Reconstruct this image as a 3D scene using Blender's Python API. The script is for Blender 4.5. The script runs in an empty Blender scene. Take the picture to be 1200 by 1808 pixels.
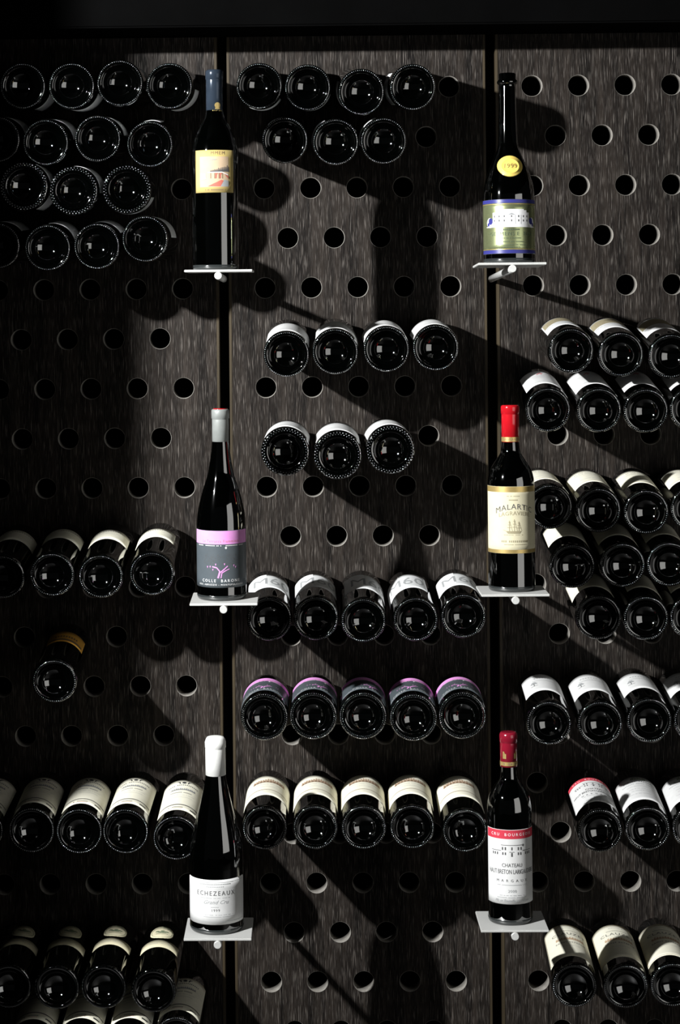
import bpy, math, random
from mathutils import Matrix, Vector

# ------------------------------------------------------------------ camera
IW, IH = 1200.0, 1808.0
F = 3541.0                       # focal length in pixels of the 1200x1808 frame
DIST = 3.40650                   # camera to the front face of the rack wall
YAW, PITCH, ROLL = 0.01270533, 0.01211925, -0.00913712
CX, CY = 500.40, 518.33          # principal point (the photo is a shifted frame)
EYE = 1.5                        # eye height
SC = bpy.context.scene
COL = SC.collection


def _rot():
    cy, sy = math.cos(YAW), math.sin(YAW)
    cp, sp = math.cos(PITCH), math.sin(PITCH)
    cr, sr = math.cos(ROLL), math.sin(ROLL)
    Ry = Matrix(((cy, 0, sy), (0, 1, 0), (-sy, 0, cy)))
    Rp = Matrix(((1, 0, 0), (0, cp, -sp), (0, sp, cp)))
    Rr = Matrix(((cr, -sr, 0), (sr, cr, 0), (0, 0, 1)))
    return Rr @ Rp @ Ry


RM = _rot()


def w_of(v):                     # (right, down, into the wall) -> world axes
    return Vector((v[0], v[2], -v[1]))


cam_data = bpy.data.cameras.new('camera')
cam = bpy.data.objects.new('camera', cam_data)
COL.objects.link(cam)
right, up, back = w_of(RM[0]), -w_of(RM[1]), -w_of(RM[2])
cam.matrix_world = Matrix(((right.x, up.x, back.x, 0), (right.y, up.y, back.y, -DIST),
                           (right.z, up.z, back.z, EYE), (0, 0, 0, 1)))
cam_data.sensor_fit = 'AUTO'
cam_data.sensor_width = 36.0
cam_data.lens = F / IH * 36.0
cam_data.shift_x = (IW / 2 - CX) / IH
cam_data.shift_y = -(IH / 2 - CY) / IH
cam_data.clip_end = 50
SC.camera = cam

# ------------------------------------------------------------------ light
world = bpy.data.worlds.new('world')
SC.world = world
world.use_nodes = True
world.node_tree.nodes['Background'].inputs[0].default_value = (0.9, 0.95, 1.0, 1)
world.node_tree.nodes['Background'].inputs[1].default_value = 0.004


def aim(o, target):
    o.rotation_euler = (Vector(target) - o.location).to_track_quat('-Z', 'Y').to_euler()


kd = bpy.data.lights.new('ceiling_spotlight', 'SPOT')
kd.energy = 820
kd.color = (0.98, 0.99, 1.0)
kd.shadow_soft_size = 0.032
kd.spot_size = math.radians(80)
kd.spot_blend = 1.0
key = bpy.data.objects.new('ceiling_spotlight', kd)
COL.objects.link(key)
key.location = (-1.735, -2.05, 2.236)
aim(key, (0.0, 0, 1.45))

fd = bpy.data.lights.new('studio_softbox', 'AREA')
fd.shape = 'RECTANGLE'
fd.size, fd.size_y = 1.5, 1.7
fd.energy = 8.5
fd.color = (1.0, 0.99, 0.95)
soft = bpy.data.objects.new('studio_softbox', fd)
COL.objects.link(soft)
soft.location = (1.95, -2.25, 1.25)
aim(soft, (0.1, 0, 1.25))

SC.view_settings.view_transform = 'Standard'
SC.view_settings.look = 'None'
SC.view_settings.exposure = 0.0
SC.view_settings.gamma = 1.0
SC.view_settings.use_curve_mapping = False

# ------------------------------------------------------------------ helpers
random.seed(4)


def at(px, py, p):
    """World point seen at pixel (px, py), p metres in front of the rack wall."""
    d = RM.transposed() @ Vector(((px - CX) / F, (py - CY) / F, 1.0))
    s = (DIST - p) / d.z
    return Vector((d.x * s, -p, EYE - d.y * s))


def mesh_of(name, verts, faces, mats, fmat=None, smooth=None):
    me = bpy.data.meshes.new(name)
    me.from_pydata(verts, [], faces)
    for m in (mats if isinstance(mats, (list, tuple)) else [mats]):
        me.materials.append(m)
    if fmat:
        me.polygons.foreach_set('material_index', fmat)
    if smooth is True:
        me.polygons.foreach_set('use_smooth', [True] * len(faces))
    elif smooth:
        me.polygons.foreach_set('use_smooth', smooth)
    me.update()
    return me


def obj(name, me, parent=None):
    o = bpy.data.objects.new(name, me)
    COL.objects.link(o)
    if parent is not None:
        o.parent = parent
    return o


def empty(name, matrix=None):
    o = bpy.data.objects.new(name, None)
    o.empty_display_size = 0.03
    COL.objects.link(o)
    if matrix is not None:
        o.matrix_world = matrix
    return o


def tag(o, label=None, cat=None, group=None, kind=None):
    if label:
        o['label'] = label
    if cat:
        o['category'] = cat
    if group:
        o['group'] = group
    if kind:
        o['kind'] = kind
    return o


def box_mesh(name, lo, hi, mat, bev=0.0):
    x0, y0, z0 = lo
    x1, y1, z1 = hi
    if bev <= 0:
        v = [(x0, y0, z0), (x1, y0, z0), (x1, y1, z0), (x0, y1, z0),
             (x0, y0, z1), (x1, y0, z1), (x1, y1, z1), (x0, y1, z1)]
        f = [(0, 3, 2, 1), (4, 5, 6, 7), (0, 1, 5, 4), (1, 2, 6, 5), (2, 3, 7, 6), (3, 0, 4, 7)]
        return mesh_of(name, v, f, mat)
    import bmesh
    bm = bmesh.new()
    bmesh.ops.create_cube(bm, size=1)
    for vv in bm.verts:
        vv.co = Vector(((x0 + x1) / 2 + vv.co.x * (x1 - x0), (y0 + y1) / 2 + vv.co.y * (y1 - y0),
                        (z0 + z1) / 2 + vv.co.z * (z1 - z0)))
    bmesh.ops.bevel(bm, geom=bm.edges[:], offset=bev, segments=2, affect='EDGES')
    me = bpy.data.meshes.new(name)
    bm.to_mesh(me)
    bm.free()
    me.materials.append(mat)
    return me


# ------------------------------------------------------------------ materials
def new_mat(name, col, rough=0.5, metal=0.0, ior=1.45, coat=0.0):
    m = bpy.data.materials.new(name)
    m.use_nodes = True
    b = m.node_tree.nodes['Principled BSDF']
    b.inputs['Base Color'].default_value = (*col, 1)
    b.inputs['Roughness'].default_value = rough
    b.inputs['Metallic'].default_value = metal
    b.inputs['IOR'].default_value = ior
    if coat:
        b.inputs['Coat Weight'].default_value = coat
        b.inputs['Coat Roughness'].default_value = 0.06
    return m


def add_nodes(m):
    nt = m.node_tree
    return nt, nt.nodes['Principled BSDF'], nt.nodes.new, nt.links.new


def vary(m, col, amount, scale=60.0, stretch=(1, 1, 1), bump=0.0):
    """Mottle a plain colour a little with a noise texture, with optional fine relief."""
    nt, b, N, Lk = add_nodes(m)
    tc = N('ShaderNodeTexCoord')
    mp = N('ShaderNodeMapping')
    mp.inputs['Scale'].default_value = stretch
    nz = N('ShaderNodeTexNoise')
    nz.inputs['Scale'].default_value = scale
    nz.inputs['Detail'].default_value = 4
    rp = N('ShaderNodeValToRGB')
    a, c = 1 - amount, 1 + amount
    rp.color_ramp.elements[0].position = 0.3
    rp.color_ramp.elements[1].position = 0.7
    rp.color_ramp.elements[0].color = (*[min(1, x * a) for x in col], 1)
    rp.color_ramp.elements[1].color = (*[min(1, x * c) for x in col], 1)
    Lk(tc.outputs['Object'], mp.inputs['Vector'])
    Lk(mp.outputs['Vector'], nz.inputs['Vector'])
    Lk(nz.outputs['Fac'], rp.inputs['Fac'])
    Lk(rp.outputs['Color'], b.inputs['Base Color'])
    if bump:
        bp = N('ShaderNodeBump')
        bp.inputs['Strength'].default_value = bump
        bp.inputs['Distance'].default_value = 0.0004
        Lk(nz.outputs['Fac'], bp.inputs['Height'])
        Lk(bp.outputs['Normal'], b.inputs['Normal'])
    return m


def wood_mat():
    m = new_mat('dark_open_grain_wood', (0.02, 0.018, 0.016), 0.5)
    nt, b, N, Lk = add_nodes(m)
    b.inputs['Specular IOR Level'].default_value = 0.12
    tc = N('ShaderNodeTexCoord')

    def noise(sc, scale, detail, dist=0.0):
        mp = N('ShaderNodeMapping')
        mp.inputs['Scale'].default_value = sc
        nz = N('ShaderNodeTexNoise')
        nz.inputs['Scale'].default_value = scale
        nz.inputs['Detail'].default_value = detail
        nz.inputs['Distortion'].default_value = dist
        Lk(tc.outputs['Object'], mp.inputs['Vector'])
        Lk(mp.outputs['Vector'], nz.inputs['Vector'])
        return nz

    def ramp(src, p0, c0, p1, c1):
        r = N('ShaderNodeValToRGB')
        e = r.color_ramp.elements
        e[0].position, e[1].position = p0, p1
        e[0].color, e[1].color = (*c0, 1), (*c1, 1)
        Lk(src, r.inputs['Fac'])
        return r

    broad = noise((1, 1, 0.06), 45, 4, 1.5)       # growth bands
    fleck = noise((1, 1, 0.045), 640, 2, 0.1)    # open pores
    fleck2 = noise((1, 1, 0.03), 1100, 2, 0.0)
    base = ramp(broad.outputs['Fac'], 0.35, (0.0060, 0.0050, 0.0044), 0.72, (0.0270, 0.0215, 0.0175))
    fl = ramp(fleck.outputs['Fac'], 0.58, (0, 0, 0), 0.70, (1, 1, 1))
    fl2 = ramp(fleck2.outputs['Fac'], 0.53, (0, 0, 0), 0.72, (0.5, 0.5, 0.5))
    mx = N('ShaderNodeMath')
    mx.operation = 'MAXIMUM'
    Lk(fl.outputs['Color'], mx.inputs[0])
    Lk(fl2.outputs['Color'], mx.inputs[1])
    mix = N('ShaderNodeMixRGB')
    mix.inputs['Color2'].default_value = (0.122, 0.108, 0.094, 1)
    Lk(mx.outputs[0], mix.inputs['Fac'])
    Lk(base.outputs['Color'], mix.inputs['Color1'])
    Lk(mix.outputs['Color'], b.inputs['Base Color'])
    bp = N('ShaderNodeBump')
    bp.inputs['Strength'].default_value = 0.35
    bp.inputs['Distance'].default_value = 0.0005
    bp.invert = True
    Lk(mx.outputs[0], bp.inputs['Height'])
    Lk(bp.outputs['Normal'], b.inputs['Normal'])
    return m


M = {}
M['wood'] = wood_mat()
M['lining'] = vary(new_mat('pale_hole_edge', (0.25, 0.235, 0.21), 0.6), (0.25, 0.235, 0.21), 0.2, 150)
M['edge'] = vary(new_mat('brown_edge_strip', (0.050, 0.038, 0.022), 0.4), (0.050, 0.038, 0.022), 0.3, 60, (1, 1, .1))
M['void'] = vary(new_mat('black_backing', (0.004, 0.004, 0.004), 0.9), (0.004, 0.004, 0.004), 0.3)
M['dark_paint'] = vary(new_mat('dark_wall_paint', (0.0018, 0.0018, 0.0018), 0.85, 0, 1.15), (0.0018, 0.0018, 0.0018), 0.15, 12)
M['floor'] = vary(new_mat('dark_stone_floor', (0.03, 0.029, 0.028), 0.5), (0.03, 0.029, 0.028), 0.35, 6)
for q in ('dark_paint', 'void', 'lining'):
    M[q].node_tree.nodes['Principled BSDF'].inputs['Specular IOR Level'].default_value = 0.05
M['glass'] = vary(new_mat('black_bottle_glass', (0.0002, 0.0003, 0.00025), 0.03, 0, 2.75),
                  (0.0002, 0.0003, 0.00025), 0.3, 30)
M['bead'] = vary(new_mat('moulded_glass_beads', (0.012, 0.016, 0.016), 0.18, 0, 4.2), (0.012, 0.016, 0.016), 0.3, 30)
M['heel'] = vary(new_mat('heel_glass_painted_light', (0.022, 0.025, 0.025), 0.12, 0, 1.7), (0.022, 0.025, 0.025), 0.2, 60)  # paler than the body: light refracted in the thick base, put into the colour
M['alu'] = vary(new_mat('brushed_aluminium', (0.66, 0.66, 0.63), 0.5, 0.3), (0.66, 0.66, 0.63), 0.06, 300, (1, 14, 1), 0.1)


def paper(name, col, rough=0.8):
    M[name] = vary(new_mat(name, col, rough), col, 0.04, 90)


paper('white_paper', (0.70, 0.70, 0.685))
paper('grey_paper', (0.7, 0.71, 0.7))
paper('cream_paper', (0.85, 0.82, 0.67))
paper('ivory_paper', (0.66, 0.61, 0.42))
paper('yellow_paper', (0.52, 0.40, 0.14))
paper('orange_paper', (0.80, 0.42, 0.06))
paper('slate_paper', (0.075, 0.09, 0.1), 0.38)
paper('pink_ink', (0.74, 0.3, 0.67))
paper('red_ink', (0.56, 0.034, 0.06))
paper('soft_red_ink', (0.52, 0.14, 0.1))
paper('grey_ink', (0.085, 0.085, 0.085))
paper('light_ink', (0.34, 0.35, 0.35))
paper('dark_ink', (0.03, 0.03, 0.033))
paper('brown_ink', (0.22, 0.14, 0.085))
paper('sepia_ink', (0.44, 0.31, 0.21))
paper('beige_ink', (0.33, 0.29, 0.18))
paper('blue_ink', (0.035, 0.037, 0.20), 0.35)
paper('white_ink', (0.86, 0.86, 0.85))
paper('sky_ink', (0.54, 0.40, 0.26))
paper('green_ink', (0.14, 0.18, 0.11))
paper('dark_foil_ink', (0.10, 0.13, 0.08), 0.4)
M['gold'] = vary(new_mat('gold_foil', (0.72, 0.53, 0.20), 0.35, 0.7), (0.72, 0.53, 0.20), 0.08, 80)
M['green_foil'] = vary(new_mat('green_gold_foil', (0.52, 0.58, 0.30), 0.27, 0.85), (0.52, 0.58, 0.30), 0.08, 40)
M['seal'] = vary(new_mat('yellow_wax_seal', (0.78, 0.58, 0.13), 0.4), (0.78, 0.58, 0.13), 0.06, 60)
M['cap_navy'] = vary(new_mat('navy_capsule', (0.026, 0.036, 0.050), 0.16, 0.35), (0.030, 0.042, 0.060), 0.1)
M['cap_grey'] = vary(new_mat('grey_capsule', (0.27, 0.285, 0.27), 0.45, 0.2), (0.27, 0.285, 0.27), 0.08, 120)
M['cap_red'] = vary(new_mat('bright_red_capsule', (0.46, 0.008, 0.014), 0.12, 0, 1.8), (0.46, 0.008, 0.014), 0.08)
M['cap_crimson'] = vary(new_mat('crimson_capsule', (0.22, 0.008, 0.022), 0.15, 0, 1.8), (0.22, 0.008, 0.022), 0.08)
M['cap_white'] = vary(new_mat('white_wax_capsule', (0.86, 0.86, 0.82), 0.5), (0.86, 0.86, 0.82), 0.03, 120, (1, 1, 1), 0.5)

# ------------------------------------------------------------------ the setting
DX, DY, PITCHX = 0.0787, 0.08457127, 0.45491185    # hole spacing, row spacing, panel spacing
HX0, HZ0 = -0.07460936, EYE + 0.30679273           # first hole of the middle panel
HR, THICK = 0.0175, 0.030
GAP, STRIP = 0.0165, 0.005
ROWS = 21
TOPZ, PLINTH = 2.02, 0.06


def hole(panel, row, col):
    return HX0 + panel * PITCHX + (col + 0.5 * (row % 2)) * DX, HZ0 - row * DY


def panel_mesh():
    """One board with its staggered round holes cut through (local x from the board centre)."""
    W = PITCHX - GAP - 2 * STRIP
    xl, xr = -W / 2, W / 2
    V, Fc, fm, sm = [], [], [], []

    def quad(x0, z0, x1, z1):
        if x1 - x0 < 1e-6 or z1 - z0 < 1e-6:
            return
        i = len(V)
        V.extend([(x0, 0, z0), (x1, 0, z0), (x1, 0, z1), (x0, 0, z1),
                  (x0, THICK, z0), (x1, THICK, z0), (x1, THICK, z1), (x0, THICK, z1)])
        Fc.extend([(i, i + 1, i + 2, i + 3), (i + 7, i + 6, i + 5, i + 4)])
        fm.extend([0, 0])
        sm.extend([False, False])

    hw, hh = DX / 2, DY / 2
    ca = math.atan2(hh, hw)
    ang = sorted([k * math.tau / 32 + 0.01 for k in range(32)] + [ca, math.pi - ca, math.pi + ca, math.tau - ca])
    n = len(ang)
    ch = 0.0006

    def cell(cx, cz):
        i = len(V)
        for a in ang:
            c, s = math.cos(a), math.sin(a)
            t = min(hw / abs(c) if abs(c) > 1e-9 else 9, hh / abs(s) if abs(s) > 1e-9 else 9)
            V.extend([(cx + c * t, 0, cz + s * t), (cx + c * (HR + ch), 0, cz + s * (HR + ch)),
                      (cx + c * HR, ch, cz + s * HR), (cx + c * HR, THICK, cz + s * HR),
                      (cx + c * t, THICK, cz + s * t)])
        for k in range(n):
            a, b = i + 5 * k, i + 5 * ((k + 1) % n)
            for q, mt, s_ in ((0, 0, False), (1, 1, True), (2, 1, True), (3, 0, False)):
                Fc.append((a + q, b + q, b + q + 1, a + q + 1))
                fm.append(mt)
                sm.append(s_)

    for r in range(ROWS):
        cz = HZ0 - r * DY
        cols = 5 if r % 2 == 0 else 4
        x0 = -cols / 2 * DX
        quad(xl, cz - hh, x0, cz + hh)
        quad(-x0, cz - hh, xr, cz + hh)
        for c in range(cols):
            cell(x0 + (c + 0.5) * DX, cz)
    quad(xl, HZ0 + hh, xr, TOPZ)
    quad(xl, PLINTH, xr, HZ0 - (ROWS - 1) * DY - hh)
    i = len(V)
    V.extend([(xl, 0, PLINTH), (xl, THICK, PLINTH), (xl, THICK, TOPZ), (xl, 0, TOPZ),
              (xr, 0, PLINTH), (xr, THICK, PLINTH), (xr, THICK, TOPZ), (xr, 0, TOPZ)])
    Fc.extend([(i + 3, i + 2, i + 1, i), (i + 4, i + 5, i + 6, i + 7), (i + 3, i + 7, i + 6, i + 2), (i, i + 1, i + 5, i + 4)])
    fm.extend([0] * 4)
    sm.extend([False] * 4)
    return mesh_of('perforated_panel', V, Fc, [M['wood'], M['lining']], fm, sm)


tag(obj('floor', box_mesh('floor', (-2.6, -4.6, -0.05), (2.8, 0.45, 0.0), M['floor'])), kind='structure')
tag(obj('ceiling', box_mesh('ceiling', (-2.6, -4.6, 2.60), (2.8, 0.45, 2.66), M['dark_paint'])), kind='structure')
WALL_L = -1.089
tag(obj('wall_left', box_mesh('wall_left', (-1.40, -1.15, 0.0), (WALL_L, 0.45, 2.60), M['dark_paint'])), kind='structure')

wall = tag(empty('wall_back'), kind='structure')
XR = HX0 + 2 * DX + 2.5 * PITCHX
obj('backing_board', box_mesh('backing_board', (WALL_L, 0.30, 0.0), (XR, 0.36, 2.60), M['void']), wall)
obj('end_board', box_mesh('end_board', (WALL_L, 0.0, 0.0), (HX0 + 2 * DX - 2.5 * PITCHX, THICK, 2.60), M['wood']), wall)
obj('end_board', box_mesh('end_board', (XR, 0.0, 0.0), (XR + 0.03, 0.36, 2.60), M['dark_paint']), wall)
pm = panel_mesh()
hwid = (PITCHX - GAP) / 2
strip_me = box_mesh('edge_strip', (-STRIP / 2, -0.0004, PLINTH), (STRIP / 2, THICK, TOPZ), M['edge'], 0.0008)
post_me = box_mesh('slot_post', (-0.03, THICK + 0.002, 0.0), (0.03, THICK + 0.05, TOPZ), M['void'])
for k in range(-2, 3):
    cxp = HX0 + 2 * DX + k * PITCHX
    p = obj('perforated_panel', pm, wall)
    p.location.x = cxp
    for s in (-1, 1):
        st = obj('edge_strip', strip_me, p)
        st.location.x = s * (hwid - STRIP / 2)
    if k < 2:
        po = obj('slot_post', post_me, wall)
        po.location.x = cxp + PITCHX / 2
tag(obj('baseboard_back', box_mesh('baseboard_back', (WALL_L, -0.012, 0.0), (XR, THICK, PLINTH), M['wood'])), kind='structure')
tag(obj('trim_1', box_mesh('trim_1', (WALL_L, -0.15, at(600, 45, 0.15).z), (XR + 0.03, -0.0005, 2.60), M['dark_paint'], 0.003)),
    kind='structure')

# ------------------------------------------------------------------ bottle building blocks
NSEG = 56


def lathe(name, prof, mat, seg=NSEG, fm=None):
    """prof: (radius, height) list; a radius of 0 closes with a pole."""
    V, Fc, fmat = [], [], []
    idx = []
    for r, z in prof:
        if r < 1e-7:
            idx.append([len(V)])
            V.append((0, 0, z))
        else:
            idx.append(list(range(len(V), len(V) + seg)))
            V.extend([(r * math.sin(k * math.tau / seg), -r * math.cos(k * math.tau / seg), z) for k in range(seg)])
    for j in range(len(prof) - 1):
        a, b = idx[j], idx[j + 1]
        for k in range(seg):
            k2 = (k + 1) % seg
            if len(a) == 1 and len(b) == 1:
                continue
            if len(a) == 1:
                Fc.append((a[0], b[k2], b[k]))
            elif len(b) == 1:
                Fc.append((a[k], a[k2], b[0]))
            else:
                Fc.append((a[k], a[k2], b[k2], b[k]))
            fmat.append(fm[j] if fm else 0)
    return mesh_of(name, V, Fc, mat, fmat if fm else None, True)


def smooth_curve(pts, n=6):
    """Catmull-Rom through (r, z) points."""
    out = []
    P = [pts[0]] + list(pts) + [pts[-1]]
    for i in range(1, len(P) - 2):
        p0, p1, p2, p3 = P[i - 1], P[i], P[i + 1], P[i + 2]
        for k in range(n):
            t = k / n
            out.append(tuple(0.5 * ((2 * p1[c]) + (-p0[c] + p2[c]) * t + (2 * p0[c] - 5 * p1[c] + 4 * p2[c] - p3[c]) * t * t
                                    + (-p0[c] + 3 * p1[c] - 3 * p2[c] + p3[c]) * t ** 3) for c in (0, 1)))
    out.append(tuple(pts[-1]))
    return out


def punt(R, depth, ring):
    """Base from the dimple's top out to the heel."""
    out = []
    ri = R * ring
    rho = (ri * ri + depth * depth) / (2 * depth)
    n = 12
    amax = math.asin(min(1, ri / rho))
    for k in range(n + 1):
        a = amax * k / n
        out.append((rho * math.sin(a), depth - rho * (1 - math.cos(a)) + 0.0012))
    out += [(ri + 0.0012, 0.0003), (R * 0.90, 0.0), (R * 0.945, 0.0006), (R * 0.98, 0.0026), (R * 0.996, 0.0055), (R, 0.009)]
    return out


def outer(prof):
    """Outside radius by height, for wrapping paper."""
    pts = [q for q in prof if q[0] > 0]
    i0 = max(range(len(pts)), key=lambda i: (pts[i][1] <= 0.0095, pts[i][0]) if pts[i][1] <= 0.0095 else (False, 0))
    pts = pts[i0:]

    def f(z):
        if z <= pts[0][1]:
            return pts[0][0]
        for a, b in zip(pts, pts[1:]):
            if a[1] <= z <= b[1] and b[1] > a[1]:
                t = (z - a[1]) / (b[1] - a[1])
                return a[0] + (b[0] - a[0]) * t
        return pts[-1][0]
    return f


def knurl(name, R, n, r0, size, rings=1):
    """Ring of little moulded glass beads round the heel."""
    V, Fc = [], []
    for q in range(rings):
        rr = R * (r0 - 0.075 * q)
        for k in range(n):
            a = (k + 0.5 * q) * math.tau / n
            ca, sa = math.cos(a), math.sin(a)
            i = len(V)
            sz = size * (1 if q == 0 else 0.8)
            for lv, (rad, h) in enumerate(((1.0, 0.0006), (0.88, -0.0005), (0.5, -0.0011))):
                for m in range(6):
                    b = m * math.tau / 6
                    u, v = math.cos(b) * rad * sz * 1.25, math.sin(b) * rad * sz * 0.85
                    V.append(((rr + u) * ca - v * sa, (rr + u) * sa + v * ca, h))
            V.append((rr * ca, rr * sa, -0.0013))
            for lv in range(2):
                for m in range(6):
                    m2 = (m + 1) % 6
                    Fc.append((i + lv * 6 + m2, i + lv * 6 + m, i + lv * 6 + 6 + m, i + lv * 6 + 6 + m2))
            for m in range(6):
                Fc.append((i + 12 + (m + 1) % 6, i + 12 + m, i + 18))
    return mesh_of(name, V, Fc, M['bead'], None, True)


def patch(name, rf, z0, z1, a0, a1, mat, off=0.00025, corner=0.0):
    """Paper wrapped on the glass between heights z0..z1 and angles a0..a1 (degrees)."""
    na = max(6, int((a1 - a0) / 5))
    nz = max(2, int((z1 - z0) / 0.012))
    R = rf((z0 + z1) / 2)
    aa = [a0 + (a1 - a0) * i / na for i in range(na + 1)]
    if corner:
        w = math.degrees(corner / R)
        aa = sorted(set([a0 + w * (1 - math.cos(math.pi / 2 * k / 5)) for k in range(6)] +
                        [a1 - w * (1 - math.cos(math.pi / 2 * k / 5)) for k in range(6)] +
                        [a for a in aa if a0 + w < a < a1 - w]))
    V, Fc = [], []
    rows = []
    for j in range(nz + 1):
        row = []
        for a in aa:
            lo, hi = z0, z1
            if corner:
                d = min(a - a0, a1 - a) / 180 * math.pi * R
                if d < corner:
                    c = corner - math.sqrt(max(0, corner ** 2 - (corner - d) ** 2))
                    lo, hi = z0 + c, z1 - c
            z = lo + (hi - lo) * j / nz
            r = rf(z) + off
            row.append(len(V))
            t = math.radians(a)
            V.append((r * math.sin(t), -r * math.cos(t), z))
        rows.append(row)
    for j in range(nz):
        for i in range(len(aa) - 1):
            Fc.append((rows[j][i], rows[j][i + 1], rows[j + 1][i + 1], rows[j + 1][i]))
    border = rows[0] + [r[-1] for r in rows[1:]] + rows[-1][-2::-1] + [r[0] for r in rows[-2:0:-1]]
    inner = []
    for b in border:                       # paper edge, down to the glass
        x, y, z = V[b]
        l = math.hypot(x, y)
        s = (l - off - 0.0002) / l
        inner.append(len(V))
        V.append((x * s, y * s, z))
    m = len(border)
    for k in range(m):
        Fc.append((border[(k + 1) % m], border[k], inner[k], inner[(k + 1) % m]))
    return mesh_of(name, V, Fc, mat, None, True)


_txt = {}


def text2d(body, size, shear=0.0, spacing=1.0, xs=1.0):
    key_ = (body, size, shear, spacing, xs)
    if key_ in _txt:
        return _txt[key_]
    cu = bpy.data.curves.new('t', 'FONT')
    cu.body = body
    cu.size = size
    cu.shear = shear
    cu.space_character = spacing
    cu.align_x = 'CENTER'
    cu.align_y = 'CENTER'
    cu.resolution_u = 2
    o = bpy.data.objects.new('t', cu)
    COL.objects.link(o)
    dg = bpy.context.evaluated_depsgraph_get()
    ev = o.evaluated_get(dg)
    me = ev.to_mesh()
    v = [(p.co.x * xs, p.co.y) for p in me.vertices]
    f = [tuple(p.vertices) for p in me.polygons]
    ev.to_mesh_clear()
    bpy.data.objects.remove(o)
    bpy.data.curves.remove(cu)
    _txt[key_] = (v, f)
    return v, f


def fine(V, Fc, step=0.0016):
    """Cut print into triangles short enough to follow the curve of the glass."""
    V = list(V)
    todo = [(f[0], f[i], f[i + 1]) for f in Fc for i in range(1, len(f) - 1)]
    out = []
    mids = {}
    while todo:
        t = todo.pop()
        best, bi = 0, 0
        for i in range(3):
            d = abs(V[t[i]][0] - V[t[(i + 1) % 3]][0])
            if d > best:
                best, bi = d, i
        if best <= step:
            out.append(t)
            continue
        a, b, c = t[bi], t[(bi + 1) % 3], t[(bi + 2) % 3]
        k = (min(a, b), max(a, b))
        if k not in mids:
            mids[k] = len(V)
            V.append(((V[a][0] + V[b][0]) / 2, (V[a][1] + V[b][1]) / 2))
        m = mids[k]
        todo += [(a, m, c), (m, b, c)]
    return V, out


class Art:
    """Flat print gathered by ink, then wrapped round the glass.  u runs round, v up the bottle."""

    def __init__(self):
        self.lay = {}
        self.order = []

    def _add(self, part, ink, v, f):
        k = (part, ink)
        if k not in self.lay:
            self.lay[k] = ([], [])
            self.order.append(k)
        V, Fc = self.lay[k]
        n = len(V)
        V.extend(v)
        Fc.extend([tuple(i + n for i in q) for q in f])

    def rect(self, part, ink, u0, v0, u1, v1, bend=0.0):
        n = max(1, int((u1 - u0) / 0.0028))
        v, f = [], []
        for i in range(n + 1):
            u = u0 + (u1 - u0) * i / n
            b = bend * u * u
            v += [(u, v0 + b), (u, v1 + b)]
        for i in range(n):
            f.append((2 * i, 2 * i + 2, 2 * i + 3, 2 * i + 1))
        self._add(part, ink, v, f)
        return self

    def poly(self, part, ink, pts):
        self._add(part, ink, list(pts), [tuple(range(len(pts)))])
        return self

    def line(self, part, ink, a, b, w):
        dx, dy = b[0] - a[0], b[1] - a[1]
        l = math.hypot(dx, dy) or 1
        nx, ny = -dy / l * w / 2, dx / l * w / 2
        n = max(1, int(abs(dx) / 0.003))
        v, f = [], []
        for i in range(n + 1):
            t = i / n
            v += [(a[0] + dx * t - nx, a[1] + dy * t - ny), (a[0] + dx * t + nx, a[1] + dy * t + ny)]
        for i in range(n):
            f.append((2 * i, 2 * i + 2, 2 * i + 3, 2 * i + 1))
        self._add(part, ink, v, f)
        return self

    def oval(self, part, ink, cu, cv, ru, rv, n=20):
        v = [(cu, cv)] + [(cu + ru * math.cos(k * math.tau / n), cv + rv * math.sin(k * math.tau / n)) for k in range(n)]
        self._add(part, ink, v, [(0, k + 1, (k + 1) % n + 1) for k in range(n)])
        return self

    def text(self, part, ink, body, cu, cv, size, shear=0.0, spacing=1.0, xs=1.0, bend=0.0):
        v, f = text2d(body, size, shear, spacing, xs)
        self._add(part, ink, [(cu + a, cv + b + bend * a * a) for a, b in v], f)
        return self

    def dashes(self, part, ink, cu, cv, width, h, n, fill=0.65, bend=0.0):
        """A line of print too small to read."""
        rnd = random.Random(int(abs(cv) * 1e5) + n)
        st = width / n
        for k in range(n):
            if rnd.random() < 0.12:
                continue
            u = cu - width / 2 + k * st
            self.rect(part, ink, u, cv - h / 2 + bend * (u - cu) ** 2, u + st * fill, cv + h / 2 + bend * (u - cu) ** 2)
        return self

    def frame(self, part, ink, u0, v0, u1, v1, w):
        self.rect(part, ink, u0, v0, u1, v0 + w).rect(part, ink, u0, v1 - w, u1, v1)
        self.rect(part, ink, u0, v0, u0 + w, v1).rect(part, ink, u1 - w, v0, u1, v1)
        return self

    def meshes(self, rf, zc, off=0.00034):
        out = []
        R = rf(zc)
        for i, k in enumerate(self.order):
            V, Fc = fine(*self.lay[k])
            W = []
            for u, v in V:
                a = u / R
                r = rf(v) + off + i * 0.00005
                W.append((r * math.sin(a), -r * math.cos(a), v))
            out.append((k[0], mesh_of(k[0], W, Fc, M[k[1]], None, True)))
        return out


# ------------------------------------------------------------------ lying bottles: glass kinds
def bordeaux_prof(R, H=0.300, neck=0.0142):
    sh = smooth_curve([(R, 0.176), (R * 0.985, 0.190), (R * 0.86, 0.208), (R * 0.60, 0.224), (neck * 1.08, 0.238), (neck, 0.250)], 5)
    return punt(R, 0.020, 0.80) + [(R, 0.03), (R, 0.10)] + sh + [(neck, H - 0.016), (neck + 0.001, H - 0.014), (neck + 0.001, H - 0.001), (neck, H), (0, H)]


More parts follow.
